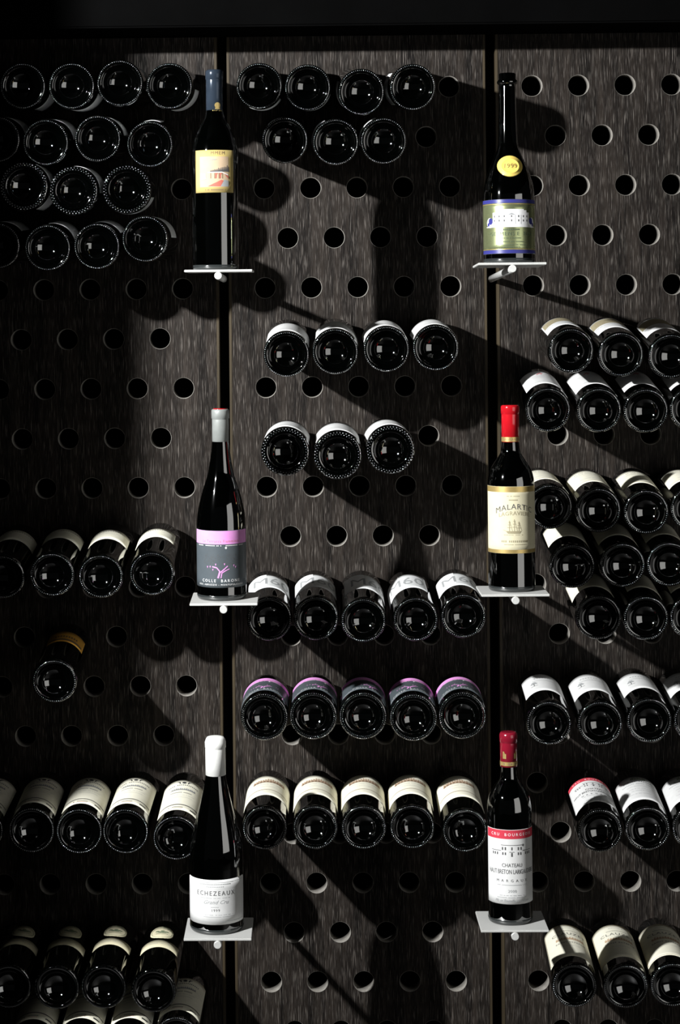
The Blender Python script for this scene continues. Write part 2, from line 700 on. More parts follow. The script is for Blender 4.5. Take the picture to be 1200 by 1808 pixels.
def burgundy_prof(R, H=0.296, neck=0.0140):
    sh = smooth_curve([(R, 0.120), (R * 0.975, 0.140), (R * 0.86, 0.168), (R * 0.66, 0.192), (R * 0.47, 0.214), (neck * 1.05, 0.240), (neck, 0.252)], 5)
    return punt(R, 0.016, 0.70) + [(R, 0.03), (R, 0.10)] + sh + [(neck, H - 0.016), (neck + 0.001, H - 0.014), (neck + 0.001, H - 0.001), (neck, H), (0, H)]


GLASS = {}
for nm, prof, beads in (
        ('slim', bordeaux_prof(0.0365), (64, 0.90, 0.00112, 1)),
        ('slim_double', bordeaux_prof(0.0368), (68, 0.935, 0.00115, 1)),
        ('smooth', bordeaux_prof(0.0365), (40, 0.93, 0.00045, 1)),
        ('wide', burgundy_prof(0.0392), (46, 0.925, 0.00130, 2)),
        ('wide_fine', burgundy_prof(0.0384), (66, 0.93, 0.0010, 2))):
    R = max(q[0] for q in prof)
    GLASS[nm] = (lathe('glass_body', prof, M['glass']), knurl('base_beading', R, *beads), outer(prof), R)

# ------------------------------------------------------------------ lying bottles: label kinds
KINDS = {}


def label_kind(nm, glass, z0, z1, half, papermat, art=None, corner=0.0, extra=()):
    rf = GLASS[glass][2]
    lab = patch('label', rf, z0, z1, -half, half, M[papermat], corner=corner)
    arts = art.meshes(rf, (z0 + z1) / 2) if art else []
    ex = []
    for (name, a, b, h, mt, ar, co) in extra:
        ex.append((patch(name, rf, a, b, -h, h, M[mt], corner=co), ar.meshes(rf, (a + b) / 2) if ar else []))
    KINDS[nm] = (glass, [(lab, arts)] + ex)


def text_lines(a, ink, vs, width, h=0.0011, n=26):
    for i, v in enumerate(vs):
        a.dashes('lettering', ink, 0, v, width * (1 - 0.12 * (i % 3)), h, n)
    return a


label_kind('blank', 'slim_double', 0.060, 0.145, 44, 'grey_paper', text_lines(Art(), 'light_ink', (0.130, 0.118, 0.105), 0.045))
label_kind('blank_wide', 'wide', 0.025, 0.112, 66, 'grey_paper', text_lines(Art(), 'light_ink', (0.098, 0.08), 0.045))
label_kind('white', 'slim_double', 0.014, 0.128, 68, 'white_paper', text_lines(Art(), 'light_ink', (0.112, 0.100, 0.05, 0.04), 0.05))
label_kind('white_wide', 'wide', 0.014, 0.108, 64, 'white_paper', text_lines(Art(), 'light_ink', (0.096, 0.086, 0.05, 0.04), 0.05))
a = Art()
a.rect('ink_panel', 'white_ink', -0.040, 0.0645, -0.004, 0.1555)
a.text('lettering', 'light_ink', 'M60', 0.004, 0.108, 0.062, 0, 1.0, 0.62)
label_kind('m60', 'slim', 0.064, 0.156, 66, 'grey_paper', a)


def pink_art(scale=1.0):
    a = Art()
    a.rect('pink_band', 'pink_ink', -0.053, 0.088, 0.053, 0.1085)
    a.text('lettering', 'soft_red_ink', 'La Terrazza Fiamminia', 0, 0.0925, 0.0058, 0, 1.25, 0.9)
    a.dashes('lettering', 'white_ink', 0, 0.0858, 0.082, 0.0013, 40, 0.6)
    rnd = random.Random(3)
    for k in range(230):
        u, v = rnd.uniform(-0.031, 0.031), rnd.uniform(0.0575, 0.073)
        if abs(u) < 0.031 - abs(v - 0.065) * 0.5:
            a.line('vine_leaves', 'grey_ink', (u, v), (u + 0.0011, v - 0.0007), 0.0005)
    for p, q, w in (((-0.004, 0.036), (-0.001, 0.046), 0.0026), ((0.0005, 0.036), (0.002, 0.044), 0.0014),
                    ((-0.001, 0.046), (-0.006, 0.052), 0.0016), ((-0.006, 0.052), (-0.013, 0.0535), 0.0018),
                    ((0.000, 0.045), (0.006, 0.050), 0.0018), ((0.006, 0.050), (0.011, 0.0545), 0.0014),
                    ((0.002, 0.044), (0.008, 0.0475), 0.0014), ((0.008, 0.0475), (0.0135, 0.050), 0.0012)):
        a.line('vine_trunk', 'pink_ink', p, q, w)
    for u, v in ((-0.021, 0.0525), (-0.0165, 0.053), (-0.012, 0.0485), (-0.0075, 0.0565), (0.006, 0.057), (0.021, 0.0545), (0.024, 0.052)):
        a.poly('grapes', 'pink_ink', [(u - 0.001, v + 0.0016), (u, v - 0.0018), (u + 0.001, v + 0.0016)])
    a.text('lettering', 'white_ink', 'COLLE  BARONE', 0, 0.0315, 0.0062, 0, 1.45)
    a.text('lettering', 'white_ink', 'DOC ABRUZZO - MONTEPULCIANO', 0, 0.0255, 0.0036, 0, 1.4)
    a.oval('lettering', 'white_ink', 0.0085, 0.0825, 0.0016, 0.0017, 10)
    return a


label_kind('pink', 'wide_fine', 0.021, 0.109, 80, 'slate_paper', pink_art())

a = Art()
for i in range(14):
    u = -0.026 + i * 0.004
    h = 0.006 + 0.005 * random.random()
    a.poly('landscape_print', 'sepia_ink', [(u, 0.122), (u + 0.0046, 0.122), (u + 0.0040, 0.128 + h), (u + 0.0014, 0.129 + h * 1.15)])
for i in range(9):
    u = -0.025 + i * 0.0055
    a.poly('landscape_print', 'brown_ink', [(u, 0.1215), (u + 0.005, 0.1215), (u + 0.004, 0.129), (u + 0.0015, 0.130)])
a.line('rule_line', 'brown_ink', (-0.040, 0.083), (0.040, 0.083), 0.0018)
a.dashes('lettering', 'light_ink', 0, 0.112, 0.046, 0.0011, 24)
a.dashes('lettering', 'light_ink', 0, 0.100, 0.034, 0.0009, 24)
label_kind('landscape', 'slim', 0.056, 0.158, 82, 'cream_paper', a)


def crest_art():
    a = Art()
    a.oval('crest', 'dark_ink', 0, 0.1440, 0.0038, 0.0042, 8)
    for s in (-1, 1):
        a.line('crest', 'dark_ink', (s * 0.0062, 0.1400), (s * 0.0085, 0.148), 0.0022)
        a.line('crest', 'dark_ink', (s * 0.0070, 0.1455), (s * 0.0115, 0.1475), 0.0020)
    a.dashes('lettering', 'grey_ink', 0, 0.134, 0.052, 0.0036, 17, 0.55, -6)
    for i in range(12):
        u = -0.020 + i * 0.0034
        a.poly('landscape_print', 'light_ink', [(u, 0.112), (u + 0.0036, 0.112), (u + 0.003, 0.117 + 0.004 * ((i * 7) % 5) / 5), (u + 0.001, 0.120)])
    a.line('landscape_print', 'grey_ink', (-0.022, 0.113), (0.021, 0.113), 0.0012)
    a.dashes('lettering', 'grey_ink', -0.002, 0.101, 0.036, 0.0026, 18)
    a.dashes('lettering', 'light_ink', 0, 0.090, 0.044, 0.0010, 26)
    a.dashes('lettering', 'light_ink', 0, 0.081, 0.036, 0.0009, 26)
    a.line('rule_line', 'dark_ink', (-0.038, 0.0485), (0.038, 0.0485), 0.0026)
    a.dashes('year_print', 'dark_ink', -0.006, 0.038, 0.024, 0.0022, 11, 0.7)
    a.dashes('year_print', 'soft_red_ink', -0.006, 0.0335, 0.022, 0.0012, 11, 0.7)
    a.dashes('year_print', 'dark_ink', 0.024, 0.036, 0.012, 0.0045, 5, 0.75)
    return a


label_kind('crest', 'slim_double', 0.027, 0.156, 64, 'cream_paper', crest_art())
a = Art()
a.dashes('lettering', 'grey_ink', 0, 0.140, 0.056, 0.0020, 14, 0.5)
a.dashes('lettering', 'light_ink', 0, 0.128, 0.040, 0.0010, 22)
label_kind('eyebrow', 'slim', 0.094, 0.150, 60, 'cream_paper', a)
a = Art()
a.dashes('lettering', 'brown_ink', 0, 0.120, 0.040, 0.0080, 9, 0.6)
a.rect('ink_panel', 'brown_ink', -0.030, 0.100, 0.030, 0.108)
label_kind('orange', 'slim', 0.094, 0.146, 54, 'orange_paper', a)
oa = Art()
for du, dv, ru, rv in ((0, 0, 0.0075, 0.0030), (-0.008, 0.003, 0.0035, 0.0024), (0.008, 0.002, 0.004, 0.0022), (0.001, 0.005, 0.004, 0.0018)):
    oa.oval('emblem', 'green_ink', du, 0.146 + dv, ru, rv, 9)
oa.line('emblem', 'green_ink', (-0.010, 0.140), (0.010, 0.141), 0.0012)
n_ = 26
for i in range(n_):
    t0, t1 = i * math.tau / n_, (i + 1) * math.tau / n_
    oa.line('rule_line', 'green_ink', (0.0175 * math.cos(t0), 0.1455 + 0.0195 * math.sin(t0)), (0.0175 * math.cos(t1), 0.1455 + 0.0195 * math.sin(t1)), 0.0008)
label_kind('oval', 'smooth', 0.086, 0.114, 56, 'ivory_paper', Art().dashes('lettering', 'light_ink', 0, 0.101, 0.036, 0.0016, 16),
           extra=[('oval_label', 0.122, 0.169, 31, 'ivory_paper', oa, 0.0192)])

a = Art()
a.rect('picture_print', 'beige_ink', -0.037, 0.112, 0.020, 0.164)
for i in range(6):
    a.dashes('picture_print', 'brown_ink', -0.008, 0.120 + i * 0.0065, 0.044, 0.0011, 12, 0.8)
a.dashes('lettering', 'grey_ink', -0.010, 0.098, 0.030, 0.0012, 18)
a.dashes('lettering', 'dark_ink', -0.030, 0.100, 0.008, 0.0018, 4)
label_kind('picture', 'slim', 0.058, 0.172, 62, 'white_paper', a)
a = Art()
a.text('initial', 'red_ink', 'R', -0.006, 0.132, 0.018, 0.45)
a.line('initial', 'red_ink', (-0.010, 0.124), (-0.002, 0.142), 0.0016)
a.dashes('lettering', 'soft_red_ink', 0.016, 0.132, 0.022, 0.0018, 9, 0.6)
text_lines(a, 'light_ink', (0.114, 0.104, 0.094, 0.06), 0.05)
label_kind('scarlet', 'slim', 0.040, 0.160, 62, 'white_paper', a)
a = Art()
a.dashes('lettering', 'grey_ink', 0, 0.142, 0.050, 0.0020, 18, 0.6)
a.dashes('lettering', 'light_ink', 0, 0.130, 0.052, 0.0014, 22)
a.dashes('lettering', 'light_ink', 0, 0.088, 0.040, 0.0012, 22)
a.line('rule_line', 'gold', (-0.042, 0.066), (0.042, 0.066), 0.001)
label_kind('cream', 'slim', 0.057, 0.160, 68, 'cream_paper', a)
a = Art()
for du, dv, ru, rv in ((0, 0.004, 0.0042, 0.0045), (-0.0032, 0.000, 0.003, 0.0034), (0.0032, -0.001, 0.003, 0.0034)):
    a.oval('emblem', 'light_ink', -0.020 + du, 0.107 + dv, ru, rv, 9)
a.rect('emblem', 'grey_ink', -0.0206, 0.094, -0.0194, 0.107)
a.line('emblem', 'grey_ink', (-0.026, 0.094), (-0.014, 0.0945), 0.0012)
a.dashes('lettering', 'light_ink', 0.008, 0.132, 0.052, 0.0026, 12, 0.6)
a.dashes('lettering', 'light_ink', 0.004, 0.120, 0.050, 0.0016, 20)
label_kind('tree_emblem', 'slim', 0.062, 0.155, 66, 'white_paper', a)


def chateau_art(zo=0.0):
    a = Art()
    z = zo
    a.rect('red_band', 'red_ink', -0.047, 0.1330 + z, 0.047, 0.1465 + z)
    a.text('lettering', 'white_ink', 'CRU  BOURGEOIS', 0, 0.1394 + z, 0.0062, 0, 1.5)
    for u0, u1, v in ((-0.017, 0.017, 0.1235), (-0.034, -0.017, 0.1150), (0.017, 0.034, 0.1150)):
        a.line('chateau_print', 'grey_ink', (u0, v + z), (u1, v + z), 0.0008)
    for u in (-0.0145, -0.0100, 0.0, 0.0100, 0.0145):
        a.rect('chateau_print', 'grey_ink', u - 0.0010, 0.1160 + z, u + 0.0010, 0.1205 + z)
    for u in (-0.031, -0.027, -0.023, -0.014, -0.010, 0.010, 0.014, 0.023, 0.027, 0.031):
        a.rect('chateau_print', 'grey_ink', u - 0.0010, 0.1085 + z, u + 0.0010, 0.1125 + z)
    a.rect('chateau_print', 'grey_ink', -0.0012, 0.1060 + z, 0.0012, 0.1120 + z)
    a.line('chateau_print', 'grey_ink', (-0.004, 0.1130 + z), (0.004, 0.1130 + z), 0.0008)
    a.line('chateau_print', 'dark_ink', (0.0175, 0.1215 + z), (0.0185, 0.1250 + z), 0.0014)
    a.text('lettering', 'grey_ink', 'CHATEAU', 0, 0.0925 + z, 0.0082, 0, 1.0, 0.85)
    a.text('lettering', 'grey_ink', 'HAUT BRETON LARIGAUDIERE', 0, 0.0825 + z, 0.0098, 0, 0.95, 0.62)
    a.text('lettering', 'grey_ink', 'M A R G A U X', 0, 0.0690 + z, 0.0058, 0, 1.35)
    a.dashes('lettering', 'light_ink', 0, 0.0625 + z, 0.050, 0.0008, 34)
    a.text('lettering', 'light_ink', '2000', 0, 0.0530 + z, 0.0062, 0, 1.1)
    a.dashes('lettering', 'light_ink', 0, 0.0465 + z, 0.040, 0.0008, 30)
    a.dashes('lettering', 'light_ink', 0, 0.0435 + z, 0.048, 0.0008, 30)
    a.text('lettering', 'light_ink', 'Mis en Bouteille au Chateau', 0, 0.0385 + z, 0.0058, 0.45, 1.0, 0.85)
    return a


label_kind('chateau', 'slim', 0.033, 0.1470, 74, 'white_paper', chateau_art())
a = Art()
for i in range(9):
    a.rect('emblem', 'green_ink', -0.012 + i * 0.0028, 0.132, -0.0102 + i * 0.0028, 0.139 + 0.004 * ((i * 5) % 3) / 2)
a.rect('emblem', 'green_ink', -0.013, 0.1312, 0.014, 0.1328)
a.dashes('lettering', 'grey_ink', 0, 0.124, 0.060, 0.0030, 16, 0.6)
a.dashes('lettering', 'light_ink', 0, 0.112, 0.060, 0.0022, 22, 0.6)
text_lines(a, 'light_ink', (0.10, 0.088, 0.078, 0.064), 0.046)
label_kind('emblem', 'slim', 0.035, 0.148, 70, 'white_paper', a)
a = Art()
a.dashes('lettering', 'light_ink', 0, 0.149, 0.024, 0.0016, 10)
a.dashes('lettering', 'grey_ink', 0, 0.137, 0.034, 0.0014, 14)
a.text('lettering', 'grey_ink', 'CLAUZET', 0, 0.124, 0.0125, 0, 1.15)
for i in range(11):
    a.poly('landscape_print', 'sky_ink', [(-0.024 + i * 0.0044, 0.099), (-0.0196 + i * 0.0044, 0.099), (-0.0206 + i * 0.0044, 0.108 + 0.004 * ((i * 3) % 4) / 4), (-0.0235 + i * 0.0044, 0.107)])
for i in range(8):
    a.line('landscape_print', 'soft_red_ink', (-0.022 + i * 0.006, 0.102), (-0.018 + i * 0.006, 0.105), 0.0005)
a.text('lettering', 'grey_ink', 'SAINT ESTEPHE', 0, 0.088, 0.0072, 0, 1.05)
a.dashes('lettering', 'light_ink', 0, 0.074, 0.030, 0.0009, 20)
a.frame('rule_line', 'gold', -0.0455, 0.0335, 0.0455, 0.1605, 0.0007)
label_kind('clauzet', 'slim', 0.031, 0.163, 74, 'cream_paper', a)

def print_part(nm, me, parent):
    o = obj(nm, me, parent)
    if nm.endswith('_print') or nm in ('lettering', 'vine_leaves', 'vine_trunk', 'grapes', 'emblem', 'crest', 'initial', 'rule_line'):
        o['kind'] = 'stuff'              # printed marks too fine to pick apart
    return o


# ------------------------------------------------------------------ lying bottles: placing
PROTR = 0.226                                  # base to panel face when the shoulder rests in the hole


def lying_bottle(kind, panel, row, col, px, py, roll, label, group, with_label=True):
    glass, labels = KINDS[kind]
    body, bead, rf, R = GLASS[glass]
    base = at(px, py, PROTR)
    hx, hz = hole(panel, row, col)
    tip = Vector((hx, 0.004, hz - 0.0012))
    zx = (tip - base).normalized()
    upv = Vector((0, 0, 1))
    yx = -(upv - zx * upv.dot(zx)).normalized()
    xx = yx.cross(zx)
    Mx = Matrix(((xx.x, yx.x, zx.x, base.x), (xx.y, yx.y, zx.y, base.y), (xx.z, yx.z, zx.z, base.z), (0, 0, 0, 1)))
    root = empty('wine_bottle', Mx @ Matrix.Rotation(math.radians(roll), 4, 'Z'))
    tag(root, label, 'bottle', group)
    obj('glass_body', body, root)
    tag(obj('base_beading', bead, root), kind='stuff')
    for lab, arts in labels:
        lo = obj(lab.name.split('.')[0], lab, root)
        for nm, me in arts:
            print_part(nm, me, lo)
    return root


ORD = ('first', 'second', 'third', 'fourth', 'fifth')
# panel, row, kind, look, row phrase, [(col, base px x, base px y, roll), ...] counted from the named side
LYING = [
    (-1, 0, 'blank', 'dark bottle showing glossy base', 'topmost row',
     [(4, 299, 152, 140), (3, 211.6, 147, 60), (2, 126.5, 152, 150), (1, 40, 152, 120)]),
    (-1, 1, 'blank', 'dark bottle with a grey label sliver', 'second row',
     [(3, 264.5, 254.7, -20), (2, 172.5, 244.8, 38), (1, 80.5, 251.7, 40), (0, -5, 246, 30)]),
    (-1, 2, 'blank_wide', 'thick-beaded wide dark bottle', 'third row',
     [(3, 224, 334.5, 175), (2, 130, 336.8, 30), (1, 42, 329, 90)]),
    (-1, 3, 'blank', 'beaded dark bottle', 'fourth row',
     [(3, 256, 422, 42), (2, 171, 435, 15), (1, 84, 437.6, 35), (0, -5, 434, 10)]),
    (-1, 9, 'eyebrow', 'narrow cream-labelled bottle', 'fifth row',
     [(3, 268, 1013, -8), (2, 178, 1018, 2), (1, 92, 1015, 8), (0, 4, 1019, 12)]),
    (-1, 11, 'orange', 'lone orange-labelled bottle', 'sixth row', [(1, 96, 1203, 12)]),
    (-1, 14, 'crest', 'crested cream-labelled bottle', 'seventh row',
     [(4, 310.5, 1480, 4), (3, 221.6, 1468, 2), (2, 140, 1468, 6), (1, 55.6, 1466, 4), (0, -35, 1466, 4)]),
    (-1, 17, 'oval', 'oval-badged strip-labelled bottle', 'eighth row',
     [(3, 271, 1750, 2), (2, 183, 1743, 4), (1, 100, 1744, 8), (0, 15, 1742, 8)]),
    (-1, 18, 'crest', 'crested cream-labelled bottle', 'lowest row',
     [(4, 312, 1835, 2), (3, 226, 1850, 2), (2, 140, 1850, 2), (1, 55, 1852, 2)]),
    (0, 0, 'blank', 'dark bottle with a thin label edge', 'topmost row',
     [(0, 457.5, 152, 165), (1, 543, 154.7, 150), (2, 637.7, 162.7, -110), (3, 728.5, 154, -95)]),
    (0, 1, 'blank', 'dark bottle with beaded base', 'second row',
     [(0, 502.7, 247.8, 180), (1, 592.4, 251, -70), (2, 677, 249, -60)]),
    (0, 5, 'white', 'white-labelled bottle', 'third row',
     [(0, 505.4, 625.7, 8), (1, 591.7, 621, 10), (2, 682, 616.5, -6), (3, 769, 614, -4)]),
    (0, 7, 'white_wide', 'wide white-labelled bottle', 'fourth row',
     [(0, 503.5, 797.4, 6), (1, 596.3, 804, 2), (2, 689.4, 794, -4)]),
    (0, 10, 'm60', 'pale two-tone labelled bottle', 'fifth row',
     [(0, 475.3, 1092.8, 2), (1, 558, 1091.7, 2), (2, 641.5, 1095.5, 14), (3, 733.5, 1093.6, -24), (4, 817.8, 1087.8, -2)]),
    (0, 12, 'pink', 'pink-banded slate-labelled bottle', 'sixth row',
     [(0, 466.5, 1266, -4), (1, 553, 1264, 16), (2, 640.7, 1264, 22), (3, 729.7, 1267, -6), (4, 816, 1263.4, -2)]),
    (0, 14, 'landscape', 'cream-labelled bottle with sepia print', 'lowest row',
     [(0, 467, 1462, 2), (1, 556.4, 1461, 2), (2, 642, 1461, 2), (3, 727.7, 1460, -3), (4, 820.5, 1466.5, -4)]),
    (1, 5, 'picture', 'bottle with beige picture label', 'topmost row',
     [(0, 1007.8, 619, 2), (1, 1095.5, 625.7, 4), (2, 1184, 629, 6)]),
    (1, 6, 'scarlet', 'red-initialled white-labelled bottle', 'second row',
     [(0, 967, 723.8, 6), (1, 1057, 724.5, 2), (2, 1139.5, 725.4, 10), (3, 1221.5, 722, 10)]),
    (1, 8, 'cream', 'plain cream-labelled bottle', 'third row',
     [(0, 970.4, 894.8, 4), (1, 1056, 901, 2), (2, 1140.5, 904, 16), (3, 1223, 898, 12)]),
    (1, 9, 'cream', 'plain cream-labelled bottle', 'fourth row',
     [(0, 1010, 999.7, 6), (1, 1098.7, 998, 10), (2, 1181, 996.6, 14)]),
    (1, 10, 'cream', 'plain cream-labelled bottle', 'fifth row',
     [(1, 1056, 1090, -6), (2, 1139.8, 1091.6, 30), (3, 1222, 1090, 20)]),
    (1, 12, 'tree_emblem', 'tree-emblemed white-labelled bottle', 'sixth row',
     [(0, 968.8, 1277, 8), (1, 1059, 1277, 2), (2, 1146, 1272, 8), (3, 1229, 1272, 6)]),
    (1, 14, 'emblem', 'white-labelled bottle', 'seventh row',
     [(1, 1059, 1466.7, 4), (2, 1143, 1463.5, 2), (3, 1226, 1462, 2)]),
    (1, 17, 'clauzet', 'broad cream-labelled bottle', 'lowest row',
     [(0, 1013.8, 1740.6, 4), (1, 1104.5, 1742, 4), (2, 1187.5, 1739, 4)]),
]
for panel, row, kind, look, phrase, spots in LYING:
    side = {-1: 'shadowed panel', 0: 'middle panel', 1: 'sunlit end panel'}[panel].replace('sunlit', 'lit')
    grp = 'bottles lying in the %s of the %s' % (phrase, side)
    for i, (col, px, py, roll) in enumerate(spots):
        k = kind
        lk = look
        if kind == 'emblem':
            k, lk = ('chateau', 'red-topped white-labelled bottle') if i == 0 else ('emblem', 'green-emblemed white-labelled bottle')
        if len(spots) == 1:
            lb = '%s lying base outward in the %s' % (lk, side)
        elif panel == 0:
            lb = '%s, %s from shadowed panel, %s of %s' % (lk, ORD[i], phrase, side)
        else:
            lb = '%s, %s from the gap, %s of %s' % (lk, ORD[i], phrase, side)
        lying_bottle(k, panel, row, col, px, py, roll, lb, grp)

# ------------------------------------------------------------------ shelves and standing bottles
PF, PD, PT, PW = 0.389, 0.104, 0.0034, 0.1025      # plate front from wall, depth, thickness, width
ROD = 0.0058
plate_me = box_mesh('plate', (-PW / 2, 0, -PT), (PW / 2, PD, 0), M['alu'], 0.0006)


def rod_mesh(length):
    prof = [(0, 0), (ROD - 0.0006, 0), (ROD, 0.0006), (ROD, length), (0, length)]
    me = lathe('rod', prof, M['alu'], 24)
    me.transform(Matrix.Rotation(math.radians(-90), 4, 'X'))
    me.polygons.foreach_set('use_smooth', [False] * 24 + [True] * 48 + [False] * 24)
    return me


rod_me = rod_mesh(PF + THICK)


def shelf(px, py, tilt, label):
    """A small plate on a rod that plugs into the gap between two boards; px, py: middle of its front top edge."""
    f = at(px, py, PF)
    Mx = Matrix.Translation(f) @ Matrix.Rotation(math.radians(-tilt), 4, 'X')
    root = empty('display_shelf', Mx)
    tag(root, label, 'shelf', 'metal plates on rods between the boards')
    obj('plate', plate_me, root)
    r = obj('rod', rod_me, root)
    r.location = (0, -0.002, -PT - ROD)
    slot = HX0 + 2 * DX + (0.5 if f.x > 0.1 else -0.5) * PITCHX
    r.rotation_euler.z = -math.atan2(slot - f.x, PF)
    return Mx


def stand(Mx, px, py_, label, cap, prof, labels, extra=None, beads=True, H=None, depth=0.056):
    """A bottle upright on a shelf; px: its middle."""
    f = Mx.translation
    c = at(px, py_, PF - depth)
    local = Matrix.Translation(Vector((c.x - f.x, depth, 0.0)))
    root = empty('wine_bottle', Mx @ local @ Matrix.Scale(0.986, 4))
    tag(root, label, 'bottle', 'bottles standing on the metal plates')
    obj('glass_body', lathe('glass_body', prof, M['glass']), root)
    R = max(q[0] for q in prof)
    tag(obj('base_beading', knurl('base_beading', R, 60, 0.90, 0.0008), root), kind='stuff').location.z = 0.0009
    obj('lit_heel_glass', lathe('lit_heel_glass', [(R * 0.90, 0.0004), (R * 0.955, 0.0005), (R * 0.992, 0.0026), (R * 1.004, 0.0052),
                                           (R + 0.0002, 0.0078), (R - 0.0004, 0.0082)], M['heel']), root)  # added heel ring, its paler tone stands for light caught in the base
    for name, me, arts in labels:
        lo = obj(name, me, root)
        for nm, m2 in arts:
            print_part(nm, m2, lo)
    if cap:
        co = obj('capsule', cap[0], root)
        for nm, m2 in cap[1:]:
            print_part(nm, m2, co)
    return root


def body(R, foot, shoulder, top, depth=0.022):
    """Full profile from the base: punt, straight side, the given shoulder points, the given mouth points."""
    return punt(R, depth, 0.78) + [(R, 0.03), (R, shoulder[0][1] * 0.6)] + smooth_curve(shoulder, 5) + top


def capsule(r, z0, z1, mat, lipz=0.012, rnd=0.002, grow=0.0007, crinkle=0.0):
    prof = [(r - 0.0006, z0), (r, z0 + 0.0003), (r * 0.995, z1 - lipz - 0.002), (r * 0.99, z1 - lipz - 0.0008), (r + grow, z1 - lipz),
            (r + grow, z1 - rnd * 1.6), (r + grow - rnd * 0.3, z1 - rnd * 0.7), (r - rnd * 0.6, z1 - rnd * 0.1), (r - rnd * 1.4, z1), (0, z1)]
    me = lathe('capsule', prof, mat, 40)
    if crinkle:
        rr = random.Random(5)
        for v in me.vertices:
            k = 1 + crinkle * math.sin(v.co.z * 900 + math.atan2(v.co.y, v.co.x) * 3) * rr.uniform(0.4, 1)
            v.co.x *= k
            v.co.y *= k
    return me


def ring_art(r):
    return lambda z: r


# 1 landscape label, navy capsule
R = 0.0355
pr = body(R, 0, [(R, 0.176), (R * 0.99, 0.187), (R * 0.90, 0.203), (R * 0.68, 0.222), (0.0158, 0.236), (0.0128, 0.250)],
          [(0.0124, 0.28), (0.0124, 0.309), (0, 0.309)])
rf = outer(pr)
a = Art()
a.rect('landscape_print', 'sky_ink', -0.0235, 0.1275, 0.0235, 0.1745)
a.text('lettering', 'brown_ink', 'MMEM', 0.006, 0.1797, 0.0070, 0, 1.25)
rnd = random.Random(8)
for i in range(15):
    u = -0.006 + i * 0.002
    h = 0.002 + 0.009 * (i / 15) * rnd.uniform(0.7, 1.1)
    a.poly('hill_print', 'grey_ink', [(u, 0.151), (u + 0.0022, 0.151), (u + 0.0014, 0.151 + h), (u + 0.0006, 0.151 + h)])
a.line('bridge_print', 'white_ink', (-0.010, 0.1500), (0.012, 0.1505), 0.0012)
a.line('bridge_print', 'white_ink', (0.012, 0.1505), (0.0225, 0.1460), 0.0012)
for u in (-0.0055, 0.0005, 0.0070, 0.0125):
    a.rect('bridge_print', 'brown_ink', u, 0.1405, u + 0.0011, 0.1490)
for u in (0.0020, 0.0085):
    a.poly('bridge_print', 'soft_red_ink', [(u, 0.1490), (u + 0.0042, 0.1490), (u + 0.0022, 0.1465), (u + 0.0018, 0.1410), (u, 0.1405)])
a.poly('roof_print', 'soft_red_ink', [(-0.010, 0.1285), (0.010, 0.1285), (0.0150, 0.1375), (0.0110, 0.1385), (0.0000, 0.1330)])
a.poly('roof_print', 'soft_red_ink', [(0.0165, 0.1480), (0.0232, 0.1440), (0.0232, 0.1400), (0.0190, 0.1440)])
a.poly('hill_print', 'light_ink', [(0.010, 0.1285), (0.0232, 0.1285), (0.0232, 0.1370), (0.0160, 0.1390)])
a.poly('hill_print', 'light_ink', [(-0.023, 0.1380), (-0.012, 0.1400), (-0.013, 0.1480), (-0.022, 0.1490)])
for i in range(5):
    a.line('hill_print', 'light_ink', (-0.008 + i * 0.002, 0.1690 + 0.0008 * (i % 2)), (-0.004 + i * 0.002, 0.1700), 0.0007)
a.dashes('lettering', 'brown_ink', 0.004, 0.1232, 0.036, 0.0020, 20, 0.6)
lab = ('label', patch('label', rf, 0.1190, 0.1845, -54, 54, M['yellow_paper']), a.meshes(rf, 0.15))
cz = Art()
cz.oval('crest', 'gold', 0.0055, 0.2555, 0.0048, 0.0046, 14)
cz.rect('crest', 'gold', 0.0015, 0.2495, 0.0095, 0.2520)
cz.text('lettering', 'gold', 'LUC PIN', 0.006, 0.2465, 0.0046, 0, 1.0)
cap = [capsule(0.0131, 0.243, 0.3115, M['cap_navy'], 0.0145, 0.002)] + cz.meshes(ring_art(0.0131), 0.25, 0.0002)
S = shelf(385, 476, 1.0, 'metal plate holding the landscape-labelled bottle')
stand(S, 381, 476, 'tall upright bottle with navy capsule and yellow landscape label', cap, pr, [lab])

# 2 long-necked bottle with seal and green foil label
R = 0.0398
pr = body(R, 0, [(R, 0.098), (R * 0.985, 0.112), (R * 0.92, 0.127), (R * 0.77, 0.147), (R * 0.57, 0.165), (0.0172, 0.178), (0.0153, 0.188)],
          [(0.0146, 0.21), (0.0132, 0.25), (0.0127, 0.276), (0.0127, 0.2795), (0.0148, 0.2805), (0.0160, 0.2825), (0.0158, 0.2850),
           (0.0140, 0.2868), (0.0130, 0.2880), (0.0131, 0.2955), (0.0122, 0.2970), (0.0095, 0.2970), (0.0090, 0.288), (0, 0.288)])
rf = outer(pr)
a = Art()
for v0, v1 in ((0.0150, 0.0205), (0.0925, 0.0980)):
    a.rect('upper_band' if v0 > 0.05 else 'lower_band', 'blue_ink', -0.062, v0, 0.062, v1)
for v in (0.0215, 0.0910):
    a.line('upper_rule' if v > 0.05 else 'lower_rule', 'gold', (-0.062, v), (0.062, v), 0.0008)
a.poly('manor_print', 'white_ink', [(-0.030, 0.0600), (-0.024, 0.0600), (-0.024, 0.0745), (-0.030, 0.0745)])
for i in range(12):
    u = -0.030 + i * 0.005
    top = 0.0745 + min(0.0085, 0.0034 * min(i + 1, 12 - i))
    a.rect('manor_print', 'white_ink', u, 0.0560, u + 0.005, top)
a.line('manor_print', 'white_ink', (-0.044, 0.0558), (0.044, 0.0558), 0.0010)
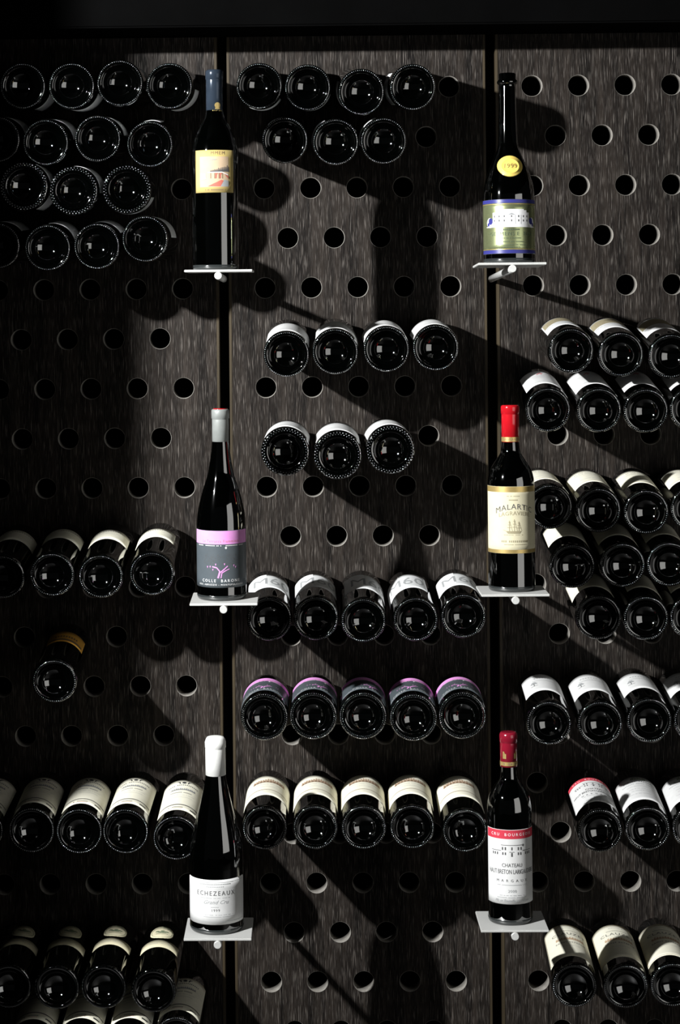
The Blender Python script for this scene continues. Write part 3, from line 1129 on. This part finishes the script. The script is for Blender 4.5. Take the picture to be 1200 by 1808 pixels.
for s in (-1, 1):
    a.oval('manor_print', 'white_ink', s * 0.036, 0.0625, 0.0068, 0.0078, 16)
    a.oval('bush_print', 'blue_ink', s * 0.0345, 0.0648, 0.0044, 0.0052, 14)
    a.oval('bush_print', 'blue_ink', s * 0.0392, 0.0598, 0.0024, 0.0030, 12)
for u in (-0.027, -0.019, -0.011, 0.0, 0.011, 0.019, 0.0255):
    for v in (0.0640, 0.0705):
        a.rect('window_print', 'grey_ink', u - 0.0009, v, u + 0.0009, v + 0.0030)
for u in (-0.006, 0.006, -0.015, 0.015):
    a.rect('window_print', 'light_ink', u - 0.0003, 0.0600, u + 0.0003, 0.0740)
a.poly('window_print', 'light_ink', [(-0.006, 0.0742), (0.006, 0.0742), (0, 0.0775)])
a.dashes('lettering', 'dark_foil_ink', 0, 0.0515, 0.026, 0.0022, 10, 0.7)
a.text('lettering', 'dark_foil_ink', '\u00b7GE  MENS E  REN\u00b7', 0, 0.0450, 0.0080, 0, 1.2)
for v, w in ((0.0385, 0.030), (0.0330, 0.046), (0.0280, 0.050), (0.0245, 0.026)):
    a.dashes('lettering', 'dark_foil_ink', 0, v, w, 0.0011, 24, 0.7)
lab = ('label', patch('label', rf, 0.0148, 0.0982, -92, 92, M['green_foil']), a.meshes(rf, 0.05))
# wax seal: a disc bent onto the shoulder
V, Fc = [], []
n_, sr, sc = 28, 0.0188, 0.1500
for k, (q, h) in enumerate(((0, 0.0016), (0.35, 0.0016), (0.62, 0.0017), (0.64, 0.0022), (0.70, 0.0022), (0.72, 0.0017), (0.93, 0.0017), (1.0, 0.0008), (1.0, -0.0004))):
    for m in range(n_):
        b = m * math.tau / n_
        u, v = q * sr * math.cos(b) * 1.02, q * sr * math.sin(b) * 0.90
        z = sc + v
        r = rf(z) + h
        t = math.asin(max(-1.0, min(1.0, u / rf(z))))
        V.append((r * math.sin(t), -r * math.cos(t), z))
for k in range(8):
    for m in range(n_):
        m2 = (m + 1) % n_
        Fc.append((k * n_ + m, (k + 1) * n_ + m, (k + 1) * n_ + m2, k * n_ + m2))
seal = mesh_of('wax_seal', V, Fc, M['seal'], None, True)
sa = Art().text('lettering', 'gold', '1999', 0, sc, 0.0098, 0, 1.1)
labs = [lab, ('wax_seal', seal, sa.meshes(rf, sc, 0.0020))]
S = shelf(904.5, 463.5, 2.5, 'metal plate holding the long-necked bottle')
stand(S, 899, 463, 'long-necked upright bottle with yellow seal and green foil label', None, pr, labs)

# 3 pink band, grey capsule
R = 0.0384
pr = body(R, 0, [(R, 0.100), (R * 0.985, 0.122), (R * 0.925, 0.140), (R * 0.755, 0.166), (R * 0.535, 0.193), (0.0155, 0.222), (0.0134, 0.240)],
          [(0.0122, 0.25), (0.0122, 0.292), (0, 0.292)])
rf = outer(pr)
lab = ('label', patch('label', rf, 0.0210, 0.1090, -88, 88, M['slate_paper']), pink_art().meshes(rf, 0.06))
red_top = lathe('capsule_top', [(0.0112, 0.2940), (0.0112, 0.2946), (0, 0.2947)], M['cap_red'], 32)
cap = [capsule(0.0130, 0.2370, 0.2940, M['cap_grey'], 0.0145, 0.0018), ('capsule_top', red_top)]
S = shelf(394.5, 1065.5, 0.0, 'metal plate holding the pink-banded bottle')
stand(S, 391.8, 1060, 'upright bottle with grey capsule and pink-banded slate label', cap, pr, [lab])

# 4 ship label, red capsule
R = 0.0362
pr = body(R, 0, [(R, 0.160), (R * 0.985, 0.172), (R * 0.86, 0.188), (R * 0.60, 0.203), (0.0158, 0.213), (0.0139, 0.224)],
          [(0.0128, 0.235), (0.0128, 0.284), (0, 0.284)])
rf = outer(pr)
a = Art()
for v0, v1 in ((0.0600, 0.0655), (0.1540, 0.1625)):
    a.rect('upper_band' if v0 > 0.1 else 'lower_band', 'gold', -0.056, v0, 0.056, v1)
a.dashes('lettering', 'beige_ink', 0, 0.1480, 0.020, 0.0010, 12)
a.dashes('lettering', 'beige_ink', 0, 0.1420, 0.014, 0.0016, 8)
a.text('lettering', 'grey_ink', 'MALARTIC', 0.002, 0.1315, 0.0120, 0, 1.12, 1.0, -7.5)
a.text('lettering', 'beige_ink', 'LAGRAVIERE', 0.002, 0.1215, 0.0088, 0, 1.05, 1.0, -5.0)
for u, h in ((-0.0065, 0.0165), (0.0010, 0.0185), (0.0080, 0.0150)):
    a.line('ship_print', 'beige_ink', (u, 0.0940), (u, 0.0940 + h), 0.0007)
    for q in (0.35, 0.6, 0.85):
        a.line('ship_print', 'beige_ink', (u - 0.0034 * (1.3 - q), 0.0940 + h * q), (u + 0.0034 * (1.3 - q), 0.0940 + h * q), 0.0006)
    a.line('ship_print', 'beige_ink', (u, 0.0940 + h), (u + 0.0045, 0.0945), 0.0004)
a.poly('ship_print', 'beige_ink', [(-0.0120, 0.0945), (0.0120, 0.0945), (0.0095, 0.0905), (-0.0090, 0.0905)])
a.line('ship_print', 'beige_ink', (-0.0120, 0.0945), (-0.0165, 0.0965), 0.0006)
a.dashes('ship_print', 'beige_ink', 0, 0.0885, 0.030, 0.0007, 12)
a.dashes('lettering', 'beige_ink', 0.003, 0.0785, 0.044, 0.0030, 15, 0.55)
a.dashes('lettering', 'beige_ink', 0.003, 0.0735, 0.036, 0.0010, 24)
lab = ('label', patch('label', rf, 0.0598, 0.1627, -88, 88, M['ivory_paper']), a.meshes(rf, 0.11))
ca = Art().rect('gold_band', 'gold', -0.0425, 0.2305, 0.0425, 0.2375)
ca.text('lettering', 'brown_ink', 'LAGRAVIERE', 0.002, 0.2340, 0.0052, 0, 1.15)
cap = [capsule(0.0138, 0.2295, 0.2870, M['cap_red'], 0.0130, 0.002)] + ca.meshes(ring_art(0.0138), 0.234, 0.0002)
S = shelf(910, 1049.5, 1.8, 'metal plate holding the ship-labelled bottle')
stand(S, 903.6, 1045, 'upright bottle with bright red capsule and gold-edged ship label', cap, pr, [lab])

# 5 white wax capsule, broad white label
R = 0.0420
pr = body(R, 0, [(R, 0.098), (R * 0.985, 0.118), (R * 0.93, 0.138), (R * 0.76, 0.168), (R * 0.60, 0.192), (0.0185, 0.220), (0.0145, 0.242)],
          [(0.0140, 0.25), (0.0140, 0.293), (0, 0.293)], 0.024)
rf = outer(pr)
a = Art()
a.frame('rule_line', 'light_ink', -0.0530, 0.0205, 0.0530, 0.0815, 0.0005)
a.dashes('lettering', 'light_ink', 0, 0.0785, 0.050, 0.0015, 22, 0.6)
a.dashes('lettering', 'light_ink', 0, 0.0748, 0.028, 0.0010, 10)
a.text('lettering', 'grey_ink', 'ECHEZEAUX', 0, 0.0645, 0.0098, 0, 1.35, 0.9)
a.dashes('lettering', 'light_ink', 0, 0.0575, 0.046, 0.0007, 34)
a.text('lettering', 'light_ink', 'Grand Cru', 0, 0.0510, 0.0085, 0.5, 1.05)
a.dashes('lettering', 'light_ink', 0, 0.0435, 0.014, 0.0009, 8)
a.text('lettering', 'grey_ink', '1999', 0, 0.0385, 0.0056, 0, 1.3)
a.dashes('lettering', 'light_ink', 0.006, 0.0315, 0.046, 0.0008, 30)
a.dashes('lettering', 'light_ink', 0.006, 0.0285, 0.050, 0.0008, 30)
lab = ('label', patch('label', rf, 0.0165, 0.0855, -80, 80, M['white_paper'], 0.00025, 0.0045), a.meshes(rf, 0.05))
cap = [capsule(0.0158, 0.2380, 0.2975, M['cap_white'], 0.0165, 0.0050, 0.0006, 0.012)]
S = shelf(384, 1657.5, 0.9, 'metal plate holding the white-capped bottle')
stand(S, 383, 1649, 'broad upright bottle with white capsule and plain white label', cap, pr, [lab])

# 6 red-banded white label, crimson capsule
R = 0.0346
pr = body(R, 0, [(R, 0.164), (R * 0.985, 0.178), (R * 0.87, 0.195), (R * 0.60, 0.211), (0.0150, 0.220), (0.0133, 0.230)],
          [(0.0128, 0.24), (0.0128, 0.288), (0, 0.288)])
rf = outer(pr)
lab = ('label', patch('label', rf, 0.0330, 0.1470, -80, 80, M['white_paper']), chateau_art().meshes(rf, 0.09))
ca = Art().rect('gold_band', 'gold', -0.0425, 0.2405, 0.0425, 0.2465)
ca.dashes('lettering', 'brown_ink', 0, 0.2435, 0.036, 0.0028, 9, 0.6)
for u in (-0.0110, -0.0080, 0.0075, 0.0105):
    ca.rect('castle_print', 'gold', u, 0.2515, u + 0.0028, 0.2590 + (0.0035 if abs(u) > 0.009 else 0))
    ca.rect('castle_print', 'gold', u + 0.0003, 0.2590, u + 0.0010, 0.2605)
cap = [capsule(0.0134, 0.2380, 0.2915, M['cap_crimson'], 0.0150, 0.003)] + ca.meshes(ring_art(0.0134), 0.25, 0.0002)
S = shelf(909, 1642.5, 2.3, 'metal plate holding the crimson-capped bottle')
stand(S, 901, 1636, 'upright bottle with crimson capsule and red-banded chateau label', cap, pr, [lab])
